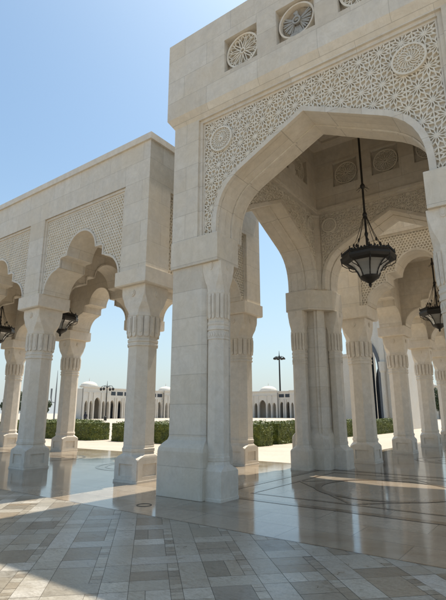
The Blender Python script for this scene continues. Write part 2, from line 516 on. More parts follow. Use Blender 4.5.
def medallion_mesh(R=.30):
    mb = MB(); jr = random.Random(9); fn = lambda u, z, d: (u, -d, z)
    mb.prism([(R*.97*math.cos(2*PI*i/40), R*.97*math.sin(2*PI*i/40)) for i in range(40)], fn, 0, .055)
    for rr0, rr1, d in ((.88, 1.0, .095), (.60, .645, .085), (.10, .19, .09)):
        vs = []; n = 40
        for i in range(n):
            c, s = math.cos(2*PI*i/n)*R, math.sin(2*PI*i/n)*R
            vs += [(rr0*c, -.03, rr0*s), (rr0*c, -d, rr0*s), (rr1*c, -d, rr1*s), (rr1*c, -.03, rr1*s)]
        fs = []
        for i in range(n):
            j = (i+1) % n
            for k in range(3): fs.append((4*i+k, 4*j+k, 4*j+k+1, 4*i+k+1))
        mb.add(vs, fs)
    for k in range(16):
        t = 2*PI*k/16
        pts = [Vector((R*r*math.cos(t+dt), R*r*math.sin(t+dt))) for r, dt in ((.17, 0), (.32, .10), (.47, .26), (.62, .48))]
        for a, b in zip(pts, pts[1:]):
            dr = (b-a).normalized(); n = Vector((-dr.y, dr.x))*R*.026
            mb.prism([tuple(a-n), tuple(b-n), tuple(b+n), tuple(a+n)], fn, .04, .082+jr.uniform(-.003, .003))
    for k in range(24):
        t = 2*PI*k/24
        for r0, r1, sg in ((.64, .89, .13), (.64, .89, -.13)):
            a = Vector((R*r0*math.cos(t), R*r0*math.sin(t))); b = Vector((R*r1*math.cos(t+sg), R*r1*math.sin(t+sg)))
            dr = (b-a).normalized(); n = Vector((-dr.y, dr.x))*R*.02
            mb.prism([tuple(a-n), tuple(b-n), tuple(b+n), tuple(a+n)], fn, .04, .078+jr.uniform(-.003, .003))
    return mb.mesh('medallion', M_LAT)
ROS = rosette_mesh(); MED = medallion_mesh()

def build_emblem(parent, loc, rz):
    """round crest: bird with spread wings, ring and disc on its breast, scroll below"""
    mb = MB(); n = 40; R = .42
    vs = []
    for i in range(n):
        c, s = math.cos(2*PI*i/n), math.sin(2*PI*i/n)
        vs += [(.355*c, 0, .355*s), (.37*c, -.11, .37*s), (.405*c, -.11, .405*s), (.42*c, 0, .42*s)]
    fs = []
    for i in range(n):
        j = (i+1) % n
        for k in range(3): fs.append((4*i+k, 4*j+k, 4*j+k+1, 4*i+k+1))
    mb.add(vs, fs)
    ring = mb.build('crest_ring', M_STONE, parent, loc=loc, rz=rz)
    fn = lambda u, z, d: (u, -d, z)
    g = MB()
    g.prism([(.335*math.cos(2*PI*i/32), .335*math.sin(2*PI*i/32)) for i in range(32)], fn, .005, .02)
    g.build('crest_field', M_GOLD, ring)
    w = MB()
    for sg in (-1, 1):
        for k in range(9):       # wing feathers fan outward and down
            t = math.radians(34-k*13); L = .30-.008*k
            a = Vector((sg*.07, .06-.012*k)); b = Vector((sg*(.07+L*math.cos(t)*.85), .06-.012*k+L*math.sin(t)*.9))
            b.y = max(b.y, -.26)
            dr = (b-a).normalized(); nn = Vector((-dr.y, dr.x))
            w.prism([tuple(a-nn*.018), tuple(b-nn*.016), tuple(b+dr*.018), tuple(b+nn*.016), tuple(a+nn*.014)], fn, .02, .05+.012*(k % 2))
    for k in range(-2, 3):       # tail
        a = Vector((k*.02, -.10)); b = Vector((k*.05, -.27))
        w.prism([(a.x-.014, a.y), (b.x-.022, b.y), (b.x+.022, b.y), (a.x+.014, a.y)], fn, .02, .05)
    w.prism([(-.05,.02),(.05,.02),(.045,.15),(.02,.19),(-.02,.19),(-.045,.15)], fn, .02, .075)
    w.prism([(-.03,.17),(.02,.16),(.035,.21),(.01,.255),(-.03,.25),(-.075,.215)], fn, .02, .08)
    w.prism([(-.17,-.265),(.17,-.265),(.15,-.32),(-.15,-.32)], fn, .02, .07)
    w.build('crest_bird', M_SILVER, ring)
    d = MB()
    for r, dd in ((.095, .09),):
        vs = []
        for i in range(24):
            c, s = math.cos(2*PI*i/24), math.sin(2*PI*i/24)
            vs += [(.062*c, -.06, .02+.062*s), (.062*c, -.1, .02+.062*s), (r*c, -.1, .02+r*s), (r*c, -.06, .02+r*s)]
        fs = []
        for i in range(24):
            j = (i+1) % 24
            for k in range(3): fs.append((4*i+k, 4*j+k, 4*j+k+1, 4*i+k+1))
        d.add(vs, fs)
    d.build('crest_shield', M_SILVER, ring)
    return ring

# ------------------------------------------------------------------ gate pavilion (square tower with four arches)
FACE, PANEL, INNER, ATT = 3.37, 3.23, 2.40, 3.51
tower = empty('gate_pavilion', (0, 0, 0), label='tall square stone gate pavilion with a wide pointed arch, carved lattice and round crest', cat='pavilion')

def fnS(u, z, d): return (u, -d, z)
th = tudor_half()
# core
mb = MB()
mb.prism(cut_wall(-PANEL, INNER, 5.36, 8.56, [full(th)]), fnS, INNER, PANEL)
core_mesh = mb
# frame layers
def frame_cut(h, z1): return [(-h, 5.36), (-h, z1), (h, z1), (h, 5.36)]
mb.prism(cut_wall(-FACE, PANEL, 5.36, 8.30, [frame_cut(2.63, 8.27)]), fnS, PANEL, FACE)
mb.prism(cut_wall(-2.63, 2.63, 5.36, 8.27, [frame_cut(2.55, 8.19)]), fnS, PANEL, FACE-.05)
mb.prism(cut_wall(-2.55, 2.55, 5.36, 8.19, [frame_cut(2.50, 8.14)]), fnS, PANEL, FACE-.09)
rim(mb, th, 0, fnS, PANEL-.01, PANEL+.10, .11)
rim(mb, th, 0, fnS, INNER-.06, INNER+.01, .10)
rim(mb, [(u*.985, z*.9965) for u, z in th], 0, fnS, 2.72, 2.78, .03)
wall_me = mb.mesh('wall', M_ASH)
insd = inside_profile(th)
in_arch = insd
lat_out = lattice_mesh('lattice_screen', .385, .029, .046, lambda u, z: abs(u) < 2.495 and 5.37 < z < 8.135 and not in_arch(u, max(z-.06, 5.38)) and not in_arch(u*1.02, z) and
                       math.hypot(abs(u)-2.03, z-7.60) > .29, (-2.6, 2.6, 5.3, 8.2))
lat_in = lattice_mesh('lattice_screen', .36, .026, .035, lambda u, z: abs(u) < 2.20 and 5.37 < z < 7.88 and not in_arch(u, max(z-.06, 5.38)) and
                      math.hypot(abs(u)-1.90, z-7.42) > .24, (-2.4, 2.4, 5.3, 8.0))
medin = medallion_mesh(.24)
# attic
NZ0, NZ1, NH, NC = 9.09, 9.95, .435, (-1.35, 0, 1.35)
at = MB()
poly_pr = [(3.36, 8.28), (ATT, 8.52), (ATT, 10.67), (3.31, 10.67), (3.31, 8.28)]
def ring_part(mb, us, z0, z1, d0, d1):
    mb.prism([(us[0], z0), (us[1], z0), (us[1], z1), (us[0], z1)], fnS, d0, d1)
# corbel wedge + bands (pinwheel corners)
mb2 = at
mb2.add([(-ATT, -ATT, 8.52), (3.31, -ATT, 8.52), (3.31, -FACE, 8.30), (-FACE, -FACE, 8.30), (-ATT, -3.31, 8.52), (3.31, -3.31, 8.52), (3.31, -3.31, 8.30), (-FACE, -3.31, 8.30)],
        [(0,1,2,3), (4,7,6,5), (0,4,5,1), (3,2,6,7), (1,5,6,2), (0,3,7,4)])
ring_part(mb2, (-ATT, 3.31), 8.52, NZ0, 3.31, ATT)
ring_part(mb2, (-ATT, 3.31), NZ1, 10.69, 3.31, ATT)
edges = [-ATT]+sum([[c-NH, c+NH] for c in NC], [])+[3.31]
for a, b in zip(edges[::2], edges[1::2]): ring_part(mb2, (a, b), NZ0, NZ1, 3.31, ATT)
ring_part(mb2, (-3.31, INNER), 8.56, 10.69, INNER, 3.31)
# inner coffered band
ring_part(mb2, (-INNER, 2.27), 8.02, 8.66, 2.27, INNER)
ring_part(mb2, (-INNER, 2.27), 9.50, 10.1, 2.27, INNER)
ie = [-INNER]+sum([[c-.41, c+.41] for c in (-1.25, 0, 1.25)], [])+[2.27]
for a, b in zip(ie[::2], ie[1::2]): ring_part(mb2, (a, b), 8.66, 9.50, 2.27, INNER)
ring_part(mb2, (-INNER, 2.20), 7.92, 8.00, 2.20, INNER)
ring_part(mb2, (-INNER, 2.25), 7.86, 7.92, 2.25, INNER)
att_me = at.mesh('attic', M_ASH)
for k in range(4):
    rz = k*PI/2
    w = inst('wall', wall_me, tower, (0, 0, 0), (0, 0, rz))
    inst('lattice_screen', lat_out, w, (0, -PANEL+.001, 0))
    inst('lattice_screen', lat_in, w, (0, -INNER+.001, 0), (0, 0, 0)).scale = (1, -1, 1)
    for sx in (-1, 1):
        inst('medallion', MED, w, (sx*2.03, -PANEL, 7.60))
        inst('medallion', medin, w, (sx*1.90, -INNER, 7.42), (0, 0, PI))
    a = inst('attic', att_me, tower, (0, 0, 0), (0, 0, rz))
    for c in NC:
        if c == 0 and k == 0:
            build_emblem(a, (0, -3.335, 9.52), 0)
        else: inst('niche_rosette', ROS, a, (c, -3.35, 9.52)).scale = (1.06, 1.2, 1.06)
    for c in (-1.25, 0, 1.25):
        o = inst('niche_rosette', ROS, a, (c, -INNER, 9.08), (0, 0, PI)); o.scale = (.92, .8, .92)
# piers
def pier_poly(o, inn, ch, ic):
    return [(-o, -o), (-(inn+ch), -o), (-inn, -(o-ch)), (-inn, -(inn+ic)), (-(inn+ic), -inn), (-(o-ch), -inn), (-o, -(inn+ch))]
def psec(o, inn, ch, ic, z): return [(x, y, z) for x, y in pier_poly(o, inn, ch, ic)]
pm = MB()
pm.loft([psec(3.50, 2.335, .03, .14, 0), psec(3.50, 2.335, .03, .14, .86), psec(3.485, 2.345, .04, .15, .93), psec(3.43, 2.37, .05, .16, 1.01), psec(3.36, 2.40, .07, .18, 1.08),
         psec(3.34, 2.42, .085, .2, 1.14), psec(3.34, 2.42, .085, .2, 4.0), psec(3.34, 2.42, .085, .2, 4.73)])
bp_ = [(-3.385, -3.385), (-2.06, -3.40), (-2.06, -2.62), (-2.62, -2.06), (-3.40, -2.06)]
def bsec(z, k=0): return [(x+(k if x > -2.3 else 0), y+(k if y > -2.3 else 0), z) for x, y in bp_]
pm.loft([bsec(4.72), bsec(5.36)])
# diagonal pilasters at the inner corner, floor to block and up to the coffers
def diag_prism(mb, c, hw, t, z0, z1):
    d = Vector((1, 1)).normalized(); n = Vector((-1, 1)).normalized(); p = Vector((-c, -c))
    q = [p-n*hw-d*.3, p+n*hw-d*.3, p+n*hw+d*t, p-n*hw+d*t]
    mb.loft([[(a.x, a.y, z) for a in q] for z in (z0, z1)])
diag_prism(pm, 2.50, .09, .10, .0, 4.73)
diag_prism(pm, 2.50, .17, .05, .0, 4.73)
diag_prism(pm, 2.38, .20, .04, 5.36, 10.1)
diag_prism(pm, 2.38, .12, .09, 5.36, 10.1)
pier_me = pm.mesh('pier', M_PIER, None)
for k in range(4):
    p = inst('pier', pier_me, tower, (0, 0, 0), (0, 0, k*PI/2))
    m = p.modifiers.new('bevel', 'BEVEL'); m.width = .01; m.segments = 2; m.limit_method = 'ANGLE'; m.angle_limit = math.radians(50)
    for (x, y) in ((-2.27, -3.08), (-3.08, -2.27)):
        c = inst('engaged_column', ENG_COL[0], p, (x, y, 0))
        inst('plinth', ENG_COL[1], c); inst('capital', ENG_COL[2], c)
mb = MB(); mb.box(-2.4, 2.4, -2.4, 2.4, 10.1, 10.3)
for r in (1.9, 1.2, .5):
    for q in range(4):
        ca, sa = math.cos(q*PI/2), math.sin(q*PI/2)
        mb.prism([(-r, 10.02), (r-.12, 10.02), (r-.12, 10.11), (-r, 10.11)], lambda u, z, d: (u*ca+d*sa, u*sa-d*ca, z), r-.12, r)
mb.build('ceiling', M_STONE, tower)
mb = MB(); mb.box(-3.31, 3.31, -3.31, 3.31, 10.45, 10.55); mb.build('roof', M_STONE, tower)

# ------------------------------------------------------------------ arcades
S, HW, D0 = 4.689, 2.2755, 5.3155
TOPZ = 8.93
def build_arcade(name, nb, rot, mirror, label):
    """local frame: first column at u=0, bays run toward +u; rows at v=-HW / +HW. """
    root = empty(name, (0, 0, 0), label=label, cat='arcade')
    root.rotation_euler = (0, 0, rot)
    sg = mirror
    def L(u): return sg*(D0+u)
    lob = lobed_half(1.0)
    centers = [S*(i+.5) for i in range(nb)]
    Lend = S*nb
    for row in (-1, 1):
        fn = lambda u, z, d: (L(u), row*(HW+d), z)
        mb = MB()
        mb.prism(cut_wall(-.385, Lend+.385, 5.25, TOPZ, [full(lob, c) for c in centers]), fn, -.45, .40)
        mb.prism(cut_wall(-.52, Lend+.52, 5.25, TOPZ, [[(c-1.93, 5.25), (c-1.93, 7.78), (c+1.93, 7.78), (c+1.93, 5.25)] for c in centers]), fn, .40, .52)
        for c in centers:
            for h, zz, hh, zi, d in ((1.93, 7.78, 1.85, 7.70, .475), (1.85, 7.70, 1.79, 7.64, .44)):
                mb.prism([(c-h, 5.25), (c-h, zz), (c+h, zz), (c+h, 5.25), (c+hh, 5.25), (c+hh, zi), (c-hh, zi), (c-hh, 5.25)], fn, .40, d)
            rim(mb, lob, c, fn, .39, .46, .055)
            rim(mb, lob, c, fn, -.49, -.44, .05)
        w = mb.build('arch_wall', M_ASH, root)
        for i, c in enumerate(centers[:7]):
            o = inst('lattice_screen', LAT_BAY, w, (L(c), row*(HW+.40-.001), 0), (0, 0, 0 if row < 0 else PI))
        cb = MB(); fc = fn
        cb.prism([(-.58, TOPZ), (Lend+.58, TOPZ), (Lend+.58, 9.12), (-.58, 9.12)], fn, .0, .58)
        cb.build('cornice', M_STONE, root)
        for i in range(nb+1):
            place_column(root, L(S*i), row*HW)
    lob2 = lobed_half(.965)
    for i in range(nb+1):
        end = i == 0
        mb = MB()
        fn = lambda v, z, d: (L(S*i-d), v, z)
        hv = HW-.45
        if end:
            mb.prism(cut_wall(-hv, hv, 5.25, 8.4, [full(lob2)]), fn, -.38, .385)
            FW = 1.95
            mb.prism(cut_wall(-HW-.40, HW+.40, 5.25, TOPZ, [[(-FW, 5.25), (-FW, 7.66), (FW, 7.66), (FW, 5.25)]]), fn, .385, .52)
            mb.prism([(-hv, 8.4), (hv, 8.4), (hv, TOPZ), (-hv, TOPZ)], fn, .10, .385)
            # narrow returns hidden inside the frame
            h, zz, hh, zi = FW, 7.66, FW-.07, 7.59
            mb.prism([(-h, 5.25), (-h, zz), (h, zz), (h, 5.25), (hh, 5.25), (hh, zi), (-hh, zi), (-hh, 5.25)], fn, .385, .46)
            rim(mb, lob2, 0, fn, .375, .445, .055)
        else:
            mb.prism(cut_wall(-hv, hv, 5.25, 8.0, [full(lob2)]), fn, -.38, .38)
            rim(mb, lob2, 0, fn, .37, .42, .05)
        rim(mb, lob2, 0, fn, -.42, -.37, .05)
        t = mb.build('transverse_arch', M_ASH, root)
        if end:
            inst('lattice_screen', LAT_END, t, (L(S*i-.385+.001), 0, 0), (0, 0, PI/2 if sg < 0 else PI/2))
            if sg > 0: t.children[0].rotation_euler = (0, 0, -PI/2)
            cb = MB(); cb.prism([(-HW, TOPZ), (HW, TOPZ), (HW, 9.12), (-HW, 9.12)], fn, .0, .58); cb.build('cornice', M_STONE, root)
    mb = MB()
    xs = sorted((L(.3), L(Lend)))
    mb.box(xs[0], xs[1], -HW+.45, HW-.45, 8.0, 8.15)
    mb.build('ceiling', M_STONE, root)
    mb = MB(); mb.box(min(L(-.1), L(Lend)), max(L(-.1), L(Lend)), -HW+.45, HW-.45, 8.6, 8.7); mb.build('roof', M_STONE, root)
    return root

lob = lobed_half(); in_l = inside_profile(lob)
LAT_BAY = lattice_mesh('lattice_screen', .088, .025, .036, lambda u, z: abs(u) < 1.785 and 5.27 < z < 7.635 and not in_l(u, max(z-.045, 5.27)) and not in_l(u*.975, z), (-2, 2, 5.2, 7.7), True)
lob2 = lobed_half(.965); in_l2 = inside_profile(lob2)
LAT_END = lattice_mesh('lattice_screen', .088, .025, .036, lambda u, z: abs(u) < 1.875 and 5.27 < z < 7.585 and not in_l2(u, max(z-.045, 5.27)) and not in_l2(u*.975, z), (-2, 2, 5.2, 7.7), True)
arcade_l = build_arcade('arcade', 6, 0.0, -1, 'open stone arcade left of the tall gate, with scalloped arches and a flat cornice')
arcade_r = build_arcade('arcade', 7, PI/2, 1, 'shaded vaulted arcade seen through the wide gate arch, receding behind it to the right')

# ------------------------------------------------------------------ lanterns
def lantern(root, rod_top):
    ph = PI/8
    r = MB()
    r.tube([(0, 0, .75), (0, 0, rod_top)], .028, 8)
    for z, rr in ((2.60, .055), (1.82, .05), (1.30, .04)):
        r.lathe([(.02, z-.09), (rr, z-.03), (rr*1.2, z), (rr, z+.03), (.02, z+.09)], 10)
    for k in range(8):
        t = ph+k*PI/4
        r.tube([(.02*math.cos(t), .02*math.sin(t), 2.58), (.16*math.cos(t), .16*math.sin(t), 2.50)], .006, 4)
    r.build('rod', M_IRON, root, smooth=40)
    ring = MB()
    def sec(rr, z): return [(rr*math.cos(ph+i*PI/4), rr*math.sin(ph+i*PI/4), z) for i in range(8)]
    ring.loft([sec(.50, .54), sec(.62, .58), sec(.655, .64), sec(.66, .70), sec(.60, .73), sec(.63, .78), sec(.56, .80), sec(.45, .74), sec(.45, .60), sec(.50, .54)], cap=False)
    for i in range(8):       # cresting along the rim
        a = Vector(sec(.62, .78)[i]); b = Vector(sec(.62, .78)[(i+1) % 8])
        for q in range(6):
            p = a.lerp(b, (q+.5)/6)
            ring.lathe([(.028, p.z-.02), (.032, p.z+.015), (.012, p.z+.04)], 6, (p.x, p.y))
        ring.tube([tuple(a+Vector((0,0,-.02))), tuple(a+Vector((0,0,.09)))], [.02, .012], 6)
    ring.build('lantern_rim', M_IRON, root)
    g = MB()
    prof = [(.49, .555), (.40, .50), (.325, .42), (.27, .34), (.235, .26), (.215, .20)]
    g.loft([sec(r_, z) for r_, z in prof], cap=False)
    g.build('glass_bowl', M_GLASS, root)
    rb = MB()
    for i in range(8):
        t = ph+i*PI/4
        rb.tube([((r_+.012)*math.cos(t), (r_+.012)*math.sin(t), z) for r_, z in [(.60, .62)]+prof], .016, 6)
    for i in range(8):       # second thin outer scroll rib
        t = ph+i*PI/4
        pts = [(.64, .62), (.62, .52), (.53, .46), (.43, .44), (.35, .40)]
        rb.tube([(r_*math.cos(t), r_*math.sin(t), z) for r_, z in pts], .012, 5)
    rb.build('rib', M_IRON, root)
    c = MB()
    c.lathe([(.215, .22), (.24, .20), (.225, .16), (.13, .10), (.075, .06), (.03, .03), (.045, .0), (.03, -.03), (.008, -.07)], 12)
    c.build('finial', M_IRON, root, smooth=50)
    ch = MB()
    for i in range(8):
        t = ph+i*PI/4
        p0 = Vector((.03*math.cos(t), .03*math.sin(t), 1.80)); p1 = Vector((.60*math.cos(t), .60*math.sin(t), .80))
        pts = []
        for q in range(9):
            f = q/8; p = p0.lerp(p1, f); p.z -= .27*math.sin(PI*f); pts.append(tuple(p))
        ch.tube(pts, .0075, 5)
        for f in ((.45, .62) if i % 2 else (.5,)):
            p = p0.lerp(p1, f); p.z -= .27*math.sin(PI*f)
            ch.lathe([(.006, p.z-.05), (.03, p.z), (.006, p.z+.05)], 6, (p.x, p.y))
    ch.build('chain', M_IRON, root)

LZ = 4.60
lan = empty('hanging_lantern', (0, 0, LZ), label='largest black iron lantern, hanging in the middle of the wide gate arch', cat='lantern', group='hanging lanterns')
lantern(lan, 10.05-LZ)
proto = empty('hanging_lantern', (0, 7.66, LZ), label='black lantern hanging in the first bay of the right-hand arcade, behind the largest lantern', cat='lantern', group='hanging lanterns')
lantern(proto, 8.0-LZ)
for (x, y), lab in {(-12.35, 0): 'black lantern hanging beside the capital of the first left arcade column',
                    (-17.04, 0): 'black lantern cut by the left edge of the photo, under the left arcade',
                    (-7.66, 0): 'black lantern in the left arcade bay nearest the gate, mostly behind stone',
                    (0, 12.35): 'black lantern deep in the right-hand arcade, second bay behind the gate',
                    (0, 17.04): 'black lantern furthest down the right-hand arcade behind the gate'}.items():
    c = copy_tree(proto); c.location = (x, y, LZ); c['label'] = lab

# ------------------------------------------------------------------ ground
def sheet(name, poly, z, mat, **k):
    mb = MB(); mb.add([(x, y, z) for x, y in poly], [tuple(range(len(poly)))])
    o = mb.build(name, mat, smooth='raw')
    for key, v in k.items(): o[key] = v
    return o
g = MB(); R = 3000; rr = [0, 60, 300, R]
n = 48
vs = [(0, 0, -.004)]; fs = []
for q, r_ in enumerate(rr[1:]):
    vs += [(r_*math.cos(2*PI*i/n), r_*math.sin(2*PI*i/n), -.004) for i in range(n)]
for i in range(n): fs.append((0, 1+i, 1+(i+1) % n))
for q in range(len(rr)-2):
    for i in range(n):
        a = 1+q*n; b = 1+(q+1)*n
        fs.append((a+i, b+i, b+(i+1) % n, a+(i+1) % n))
g.add(vs, fs)
o = g.build('ground', M_PLAZA, smooth='raw'); o['kind'] = 'structure'
BL = -4.91
sheet('polished_floor', [(-48, BL), (14, BL), (14, 3.6), (4.2, 3.6), (4.2, 46), (-3.6, 46), (-3.6, 3.6), (-48, 3.6)], .0, M_POL, kind='structure')
sheet('paving_bed', [(-30, -24), (16, -24), (16, BL), (-30, BL)], .0, M_GROUT, kind='structure')

# basket-weave paving at 45 degrees
def clip(poly, f):
    out = []
    for i in range(len(poly)):
        a, b = poly[i], poly[(i+1) % len(poly)]; fa, fb = f(a), f(b)
        if fa >= 0: out.append(a)
        if (fa >= 0) != (fb >= 0):
            t = fa/(fa-fb); out.append((a[0]+(b[0]-a[0])*t, a[1]+(b[1]-a[1])*t))
    return out
tiles = MB(); rng = random.Random(3)
LIGHT = [(.40,.375,.325), (.43,.405,.36), (.36,.335,.285), (.46,.435,.39), (.38,.345,.29), (.34,.31,.26), (.42,.40,.37)]
TAN = [(.25,.19,.125), (.29,.235,.17), (.22,.19,.145), (.31,.27,.21), (.25,.215,.17), (.21,.165,.115), (.27,.24,.195), (.32,.29,.24), (.26,.215,.16), (.24,.225,.20)]
SML = [(.28,.235,.175), (.38,.34,.28), (.23,.195,.15), (.43,.40,.34), (.32,.285,.23)]
P_, gp = .77, .0022
q2 = math.sqrt(.5)
def tile(u0, u1, v0, v1, pal):
    c = rng.choice(pal); k = rng.uniform(.84, 1.12); g_ = (c[0]+c[1]+c[2])/3; c = tuple((x*.72+g_*.28)*k*f_ for x, f_ in zip(c, (.98, .955, .90)))
    poly = [(u0+gp, v0+gp), (u1-gp, v0+gp), (u1-gp, v1-gp), (u0+gp, v1-gp)]
    xy = [((u-v)*q2, (u+v)*q2) for u, v in poly]
    xy = clip(xy, lambda p: BL-.006-p[1]); 
    if len(xy) < 3: return
    m = len(xy); dz = rng.uniform(0, .0012)
    tiles.add([(x, y, .004+dz) for x, y in xy], [tuple(range(m))], c)
U0, V0 = -4.77, -3.57
for i in range(-20, 25):
    for j in range(-24, 12):
        u = U0+i*P_; v = V0+(j)*P_
        cx, cy = ((u-v)*q2, (u+v)*q2)
        if cy > BL+.9 or cy < -19 or cx < -18 or cx > 13: continue
        par = (i+j) % 2; par2 = (i+1+j) % 2
        ms = u+P_-.115
        def split(u0, u1, v0, v1, pal, horiz, pr=.35):
            if rng.random() < pr:
                m_ = rng.uniform(.35, .65)
                if horiz: um = u0+(u1-u0)*m_; tile(u0, um, v0, v1, pal); tile(um, u1, v0, v1, pal)
                else: vm = v0+(v1-v0)*m_; tile(u0, u1, v0, vm, pal); tile(u0, u1, vm, v1, pal)
            else: tile(u0, u1, v0, v1, pal)
        split(u+.27, ms if not par2 else u+P_, v, v+.27, LIGHT if rng.random() < .8 else TAN, True, .3)        # horizontal bar
        if par: tile(u, u+.27, v, v+.27, LIGHT); split(u, u+.27, v+.27, v+P_, LIGHT, False, .15)
        else: split(u, u+.27, v, v+P_, LIGHT, False, .3)
        split(u+.27, ms, v+.27, v+P_, TAN if rng.random() < .86 else LIGHT, rng.random() < .4, .55)
        vv = v+.27 if par2 else v
        while vv < v+P_-.02:
            h = rng.choice((.07, .10, .125, .17)); h = min(h, v+P_-vv)
            tile(ms, u+P_, vv, vv+h, SML); vv += h
tiles.c = tiles.c
o = tiles.build('pavement', M_TILE, smooth='raw'); o['kind'] = 'structure'

# inlaid bands in the polished floor
inl = MB()
def band(p, q, w, z=.004):
    p = Vector(p); q = Vector(q); d = (q-p).normalized(); n_ = Vector((-d.y, d.x))*w/2
    a = p-n_; b = q-n_; c = q+n_; e = p+n_
    inl.add([(a.x, a.y, z), (b.x, b.y, z), (c.x, c.y, z), (e.x, e.y, z)], [(0,1,2,3)])
def ringf(cx, cy, r, w, z, n_=64):
    vs = []
    for i in range(n_):
        c, s = math.cos(2*PI*i/n_), math.sin(2*PI*i/n_)
        vs += [(cx+(r-w/2)*c, cy+(r-w/2)*s, z), (cx+(r+w/2)*c, cy+(r+w/2)*s, z)]
    inl.add(vs, [(2*i, 2*i+1, 2*((i+1) % n_)+1, 2*((i+1) % n_)) for i in range(n_)])
zl = .004
def loop(pts, w, z):
    for a, b in zip(pts, pts[1:]+pts[:1]): band(a, b, w, z)
def sq(h, rot=0):
    return [(h*math.sqrt(2)*math.cos(math.radians(45+rot+90*k)), h*math.sqrt(2)*math.sin(math.radians(45+rot+90*k))) for k in range(4)]
def sqring(h, w, z, rot=0):
    vs = []
    for i in range(4):
        c, s_ = math.cos(math.radians(45+rot+90*i))*math.sqrt(2), math.sin(math.radians(45+rot+90*i))*math.sqrt(2)
        vs += [((h-w/2)*c, (h-w/2)*s_, z), ((h+w/2)*c, (h+w/2)*s_, z)]
    inl.add(vs, [(2*i, 2*i+1, 2*((i+1) % 4)+1, 2*((i+1) % 4)) for i in range(4)])
sqring(2.71, .19, .0040)
band((-30, BL), (14, BL), .022, .0068)
sqring(2.10, .07, .0044)
sqring(1.46, .07, .0048, 45)
ringf(0, 0, 1.46, .16, .0056); 
cents = [(-(D0+S*(i+.5)), 0) for i in range(6)]+[(0, D0+S*(i+.5)) for i in range(7)]
for cx, cy in cents:
    for r_, w_ in ((1.25, .10), (.98, .06), (.5, .08)): ringf(cx, cy, r_, w_, .0040)
inl.build('floor_inlay', M_INLAY, smooth='raw')['kind'] = 'structure'

# small ring let into the floor by the pier
mb = MB()
vs = []
for i in range(28):
    c, s = math.cos(2*PI*i/28), math.sin(2*PI*i/28)
    vs += [(.118*c, .118*s, 0), (.118*c, .118*s, .005), (.138*c, .138*s, .005), (.138*c, .138*s, 0)]
fs = []
for i in range(28):
    j = (i+1) % 28
    for k in range(3): fs.append((4*i+k, 4*j+k, 4*j+k+1, 4*i+k+1))
mb.add(vs, fs)
o = mb.build('drain_ring', m_plain('tarnished_brass', (.10, .075, .05), .55), loc=(-2.98, -4.33, .001))
tag(o, 'small dark metal drain ring set in the floor in front of the big pier', 'drain cover')

# ------------------------------------------------------------------ hedges
def leaf_cloud(mb, pts_fn, n, size, rng):
    for _ in range(n):
        p, nr = pts_fn(rng)
        t = Vector((rng.gauss(0, 1), rng.gauss(0, 1), rng.gauss(0, 1))).normalized()
        d = (nr+t*.9).normalized()
        a = d.cross(Vector((rng.gauss(0,1), rng.gauss(0,1), rng.gauss(0,1)))).normalized(); b = d.cross(a)
        s_ = size*rng.uniform(.6, 1.3)
        mb.add([tuple(p-a*s_), tuple(p-b*s_*.55), tuple(p+a*s_), tuple(p+b*s_*.55)], [(0,1,2,3)])
def hedge(x0, x1, y0, y1, h, label):
    cx, cy = (x0+x1)/2, (y0+y1)/2; lx, ly = x1-x0, y1-y0
    r = random.Random(int(cx*100)+int(cy*37))
    mb = MB()
    i_ = .11
    mb.box(-lx/2+i_, lx/2-i_, -ly/2+i_, ly/2-i_, 0, h-i_)
    def pf(r):
        A = [lx*ly, lx*h, lx*h, ly*h, ly*h]; k = r.choices(range(5), A)[0]
        u, v = r.uniform(-.5, .5), r.uniform(-.5, .5)
        bump = .05*math.sin(u*lx*4.1)+.05*math.sin(v*6.3+u*3)
        off = r.gauss(-.03, .035)+bump*.6
        if k == 0: p = Vector((u*lx, v*ly, h+off)); nr = Vector((0,0,1))
        elif k < 3: s_ = -1 if k == 1 else 1; p = Vector((u*lx, s_*(ly/2+off), (v+.5)*h)); nr = Vector((0,s_,0))
        else: s_ = -1 if k == 3 else 1; p = Vector((s_*(lx/2+off), u*ly, (v+.5)*h)); nr = Vector((s_,0,0))
        # soften the arrises
        ex = max(0, abs(p.x)-(lx/2-.22)); ey = max(0, abs(p.y)-(ly/2-.22)); ez = max(0, p.z-(h-.22))
        if (ex > 0)+(ey > 0)+(ez > 0) > 1: p -= Vector((math.copysign(ex, p.x), math.copysign(ey, p.y), ez))*.5
        return p, nr
    area = lx*ly+2*h*(lx+ly)
    leaf_cloud(mb, pf, int(min(12000, area*420)), .042, r)
    o = mb.build('hedge', M_HEDGE, smooth='raw', loc=(cx, cy, 0))
    tag(o, label, 'hedge', 'clipped box hedges beyond the arcades')
hedge(-10.8, -9.0, 9.5, 10.95, 1.16, 'clipped green hedge block nearest the camera, right of the column inside the gate opening')
hedge(-10.6, -9.1, 11.5, 17.2, 1.16, 'long clipped hedge running away, just left of the wide rear pier base')
hedge(-10.4, -9.1, 18.4, 24.6, 1.10, 'clipped hedge seen in the sliver right of the wide rear pier')
hedge(-10.3, -8.7, 26.2, 33.0, 1.10, 'clipped hedge between the first and second columns right of the rear pier')
hedge(-16.8, -12.0, 8.3, 10.2, 1.12, 'clipped hedge in the gap between the nearest arcade column and the big pier')
hedge(-18.85, -17.3, 8.3, 9.7, 1.12, 'clipped hedge touching the left side of the nearest arcade column')
hedge(-25.4, -20.0, 7.9, 9.5, 1.12, 'wide clipped hedge in front of the domed pavilion, middle of the left arcade opening')
hedge(-32.5, -26.3, 8.8, 10.4, 1.05, 'clipped hedge between the two left arcade columns in the photo')
hedge(-34, -27.4, 13.4, 15.0, 1.05, 'clipped hedge in the second row, behind the one between the left columns')

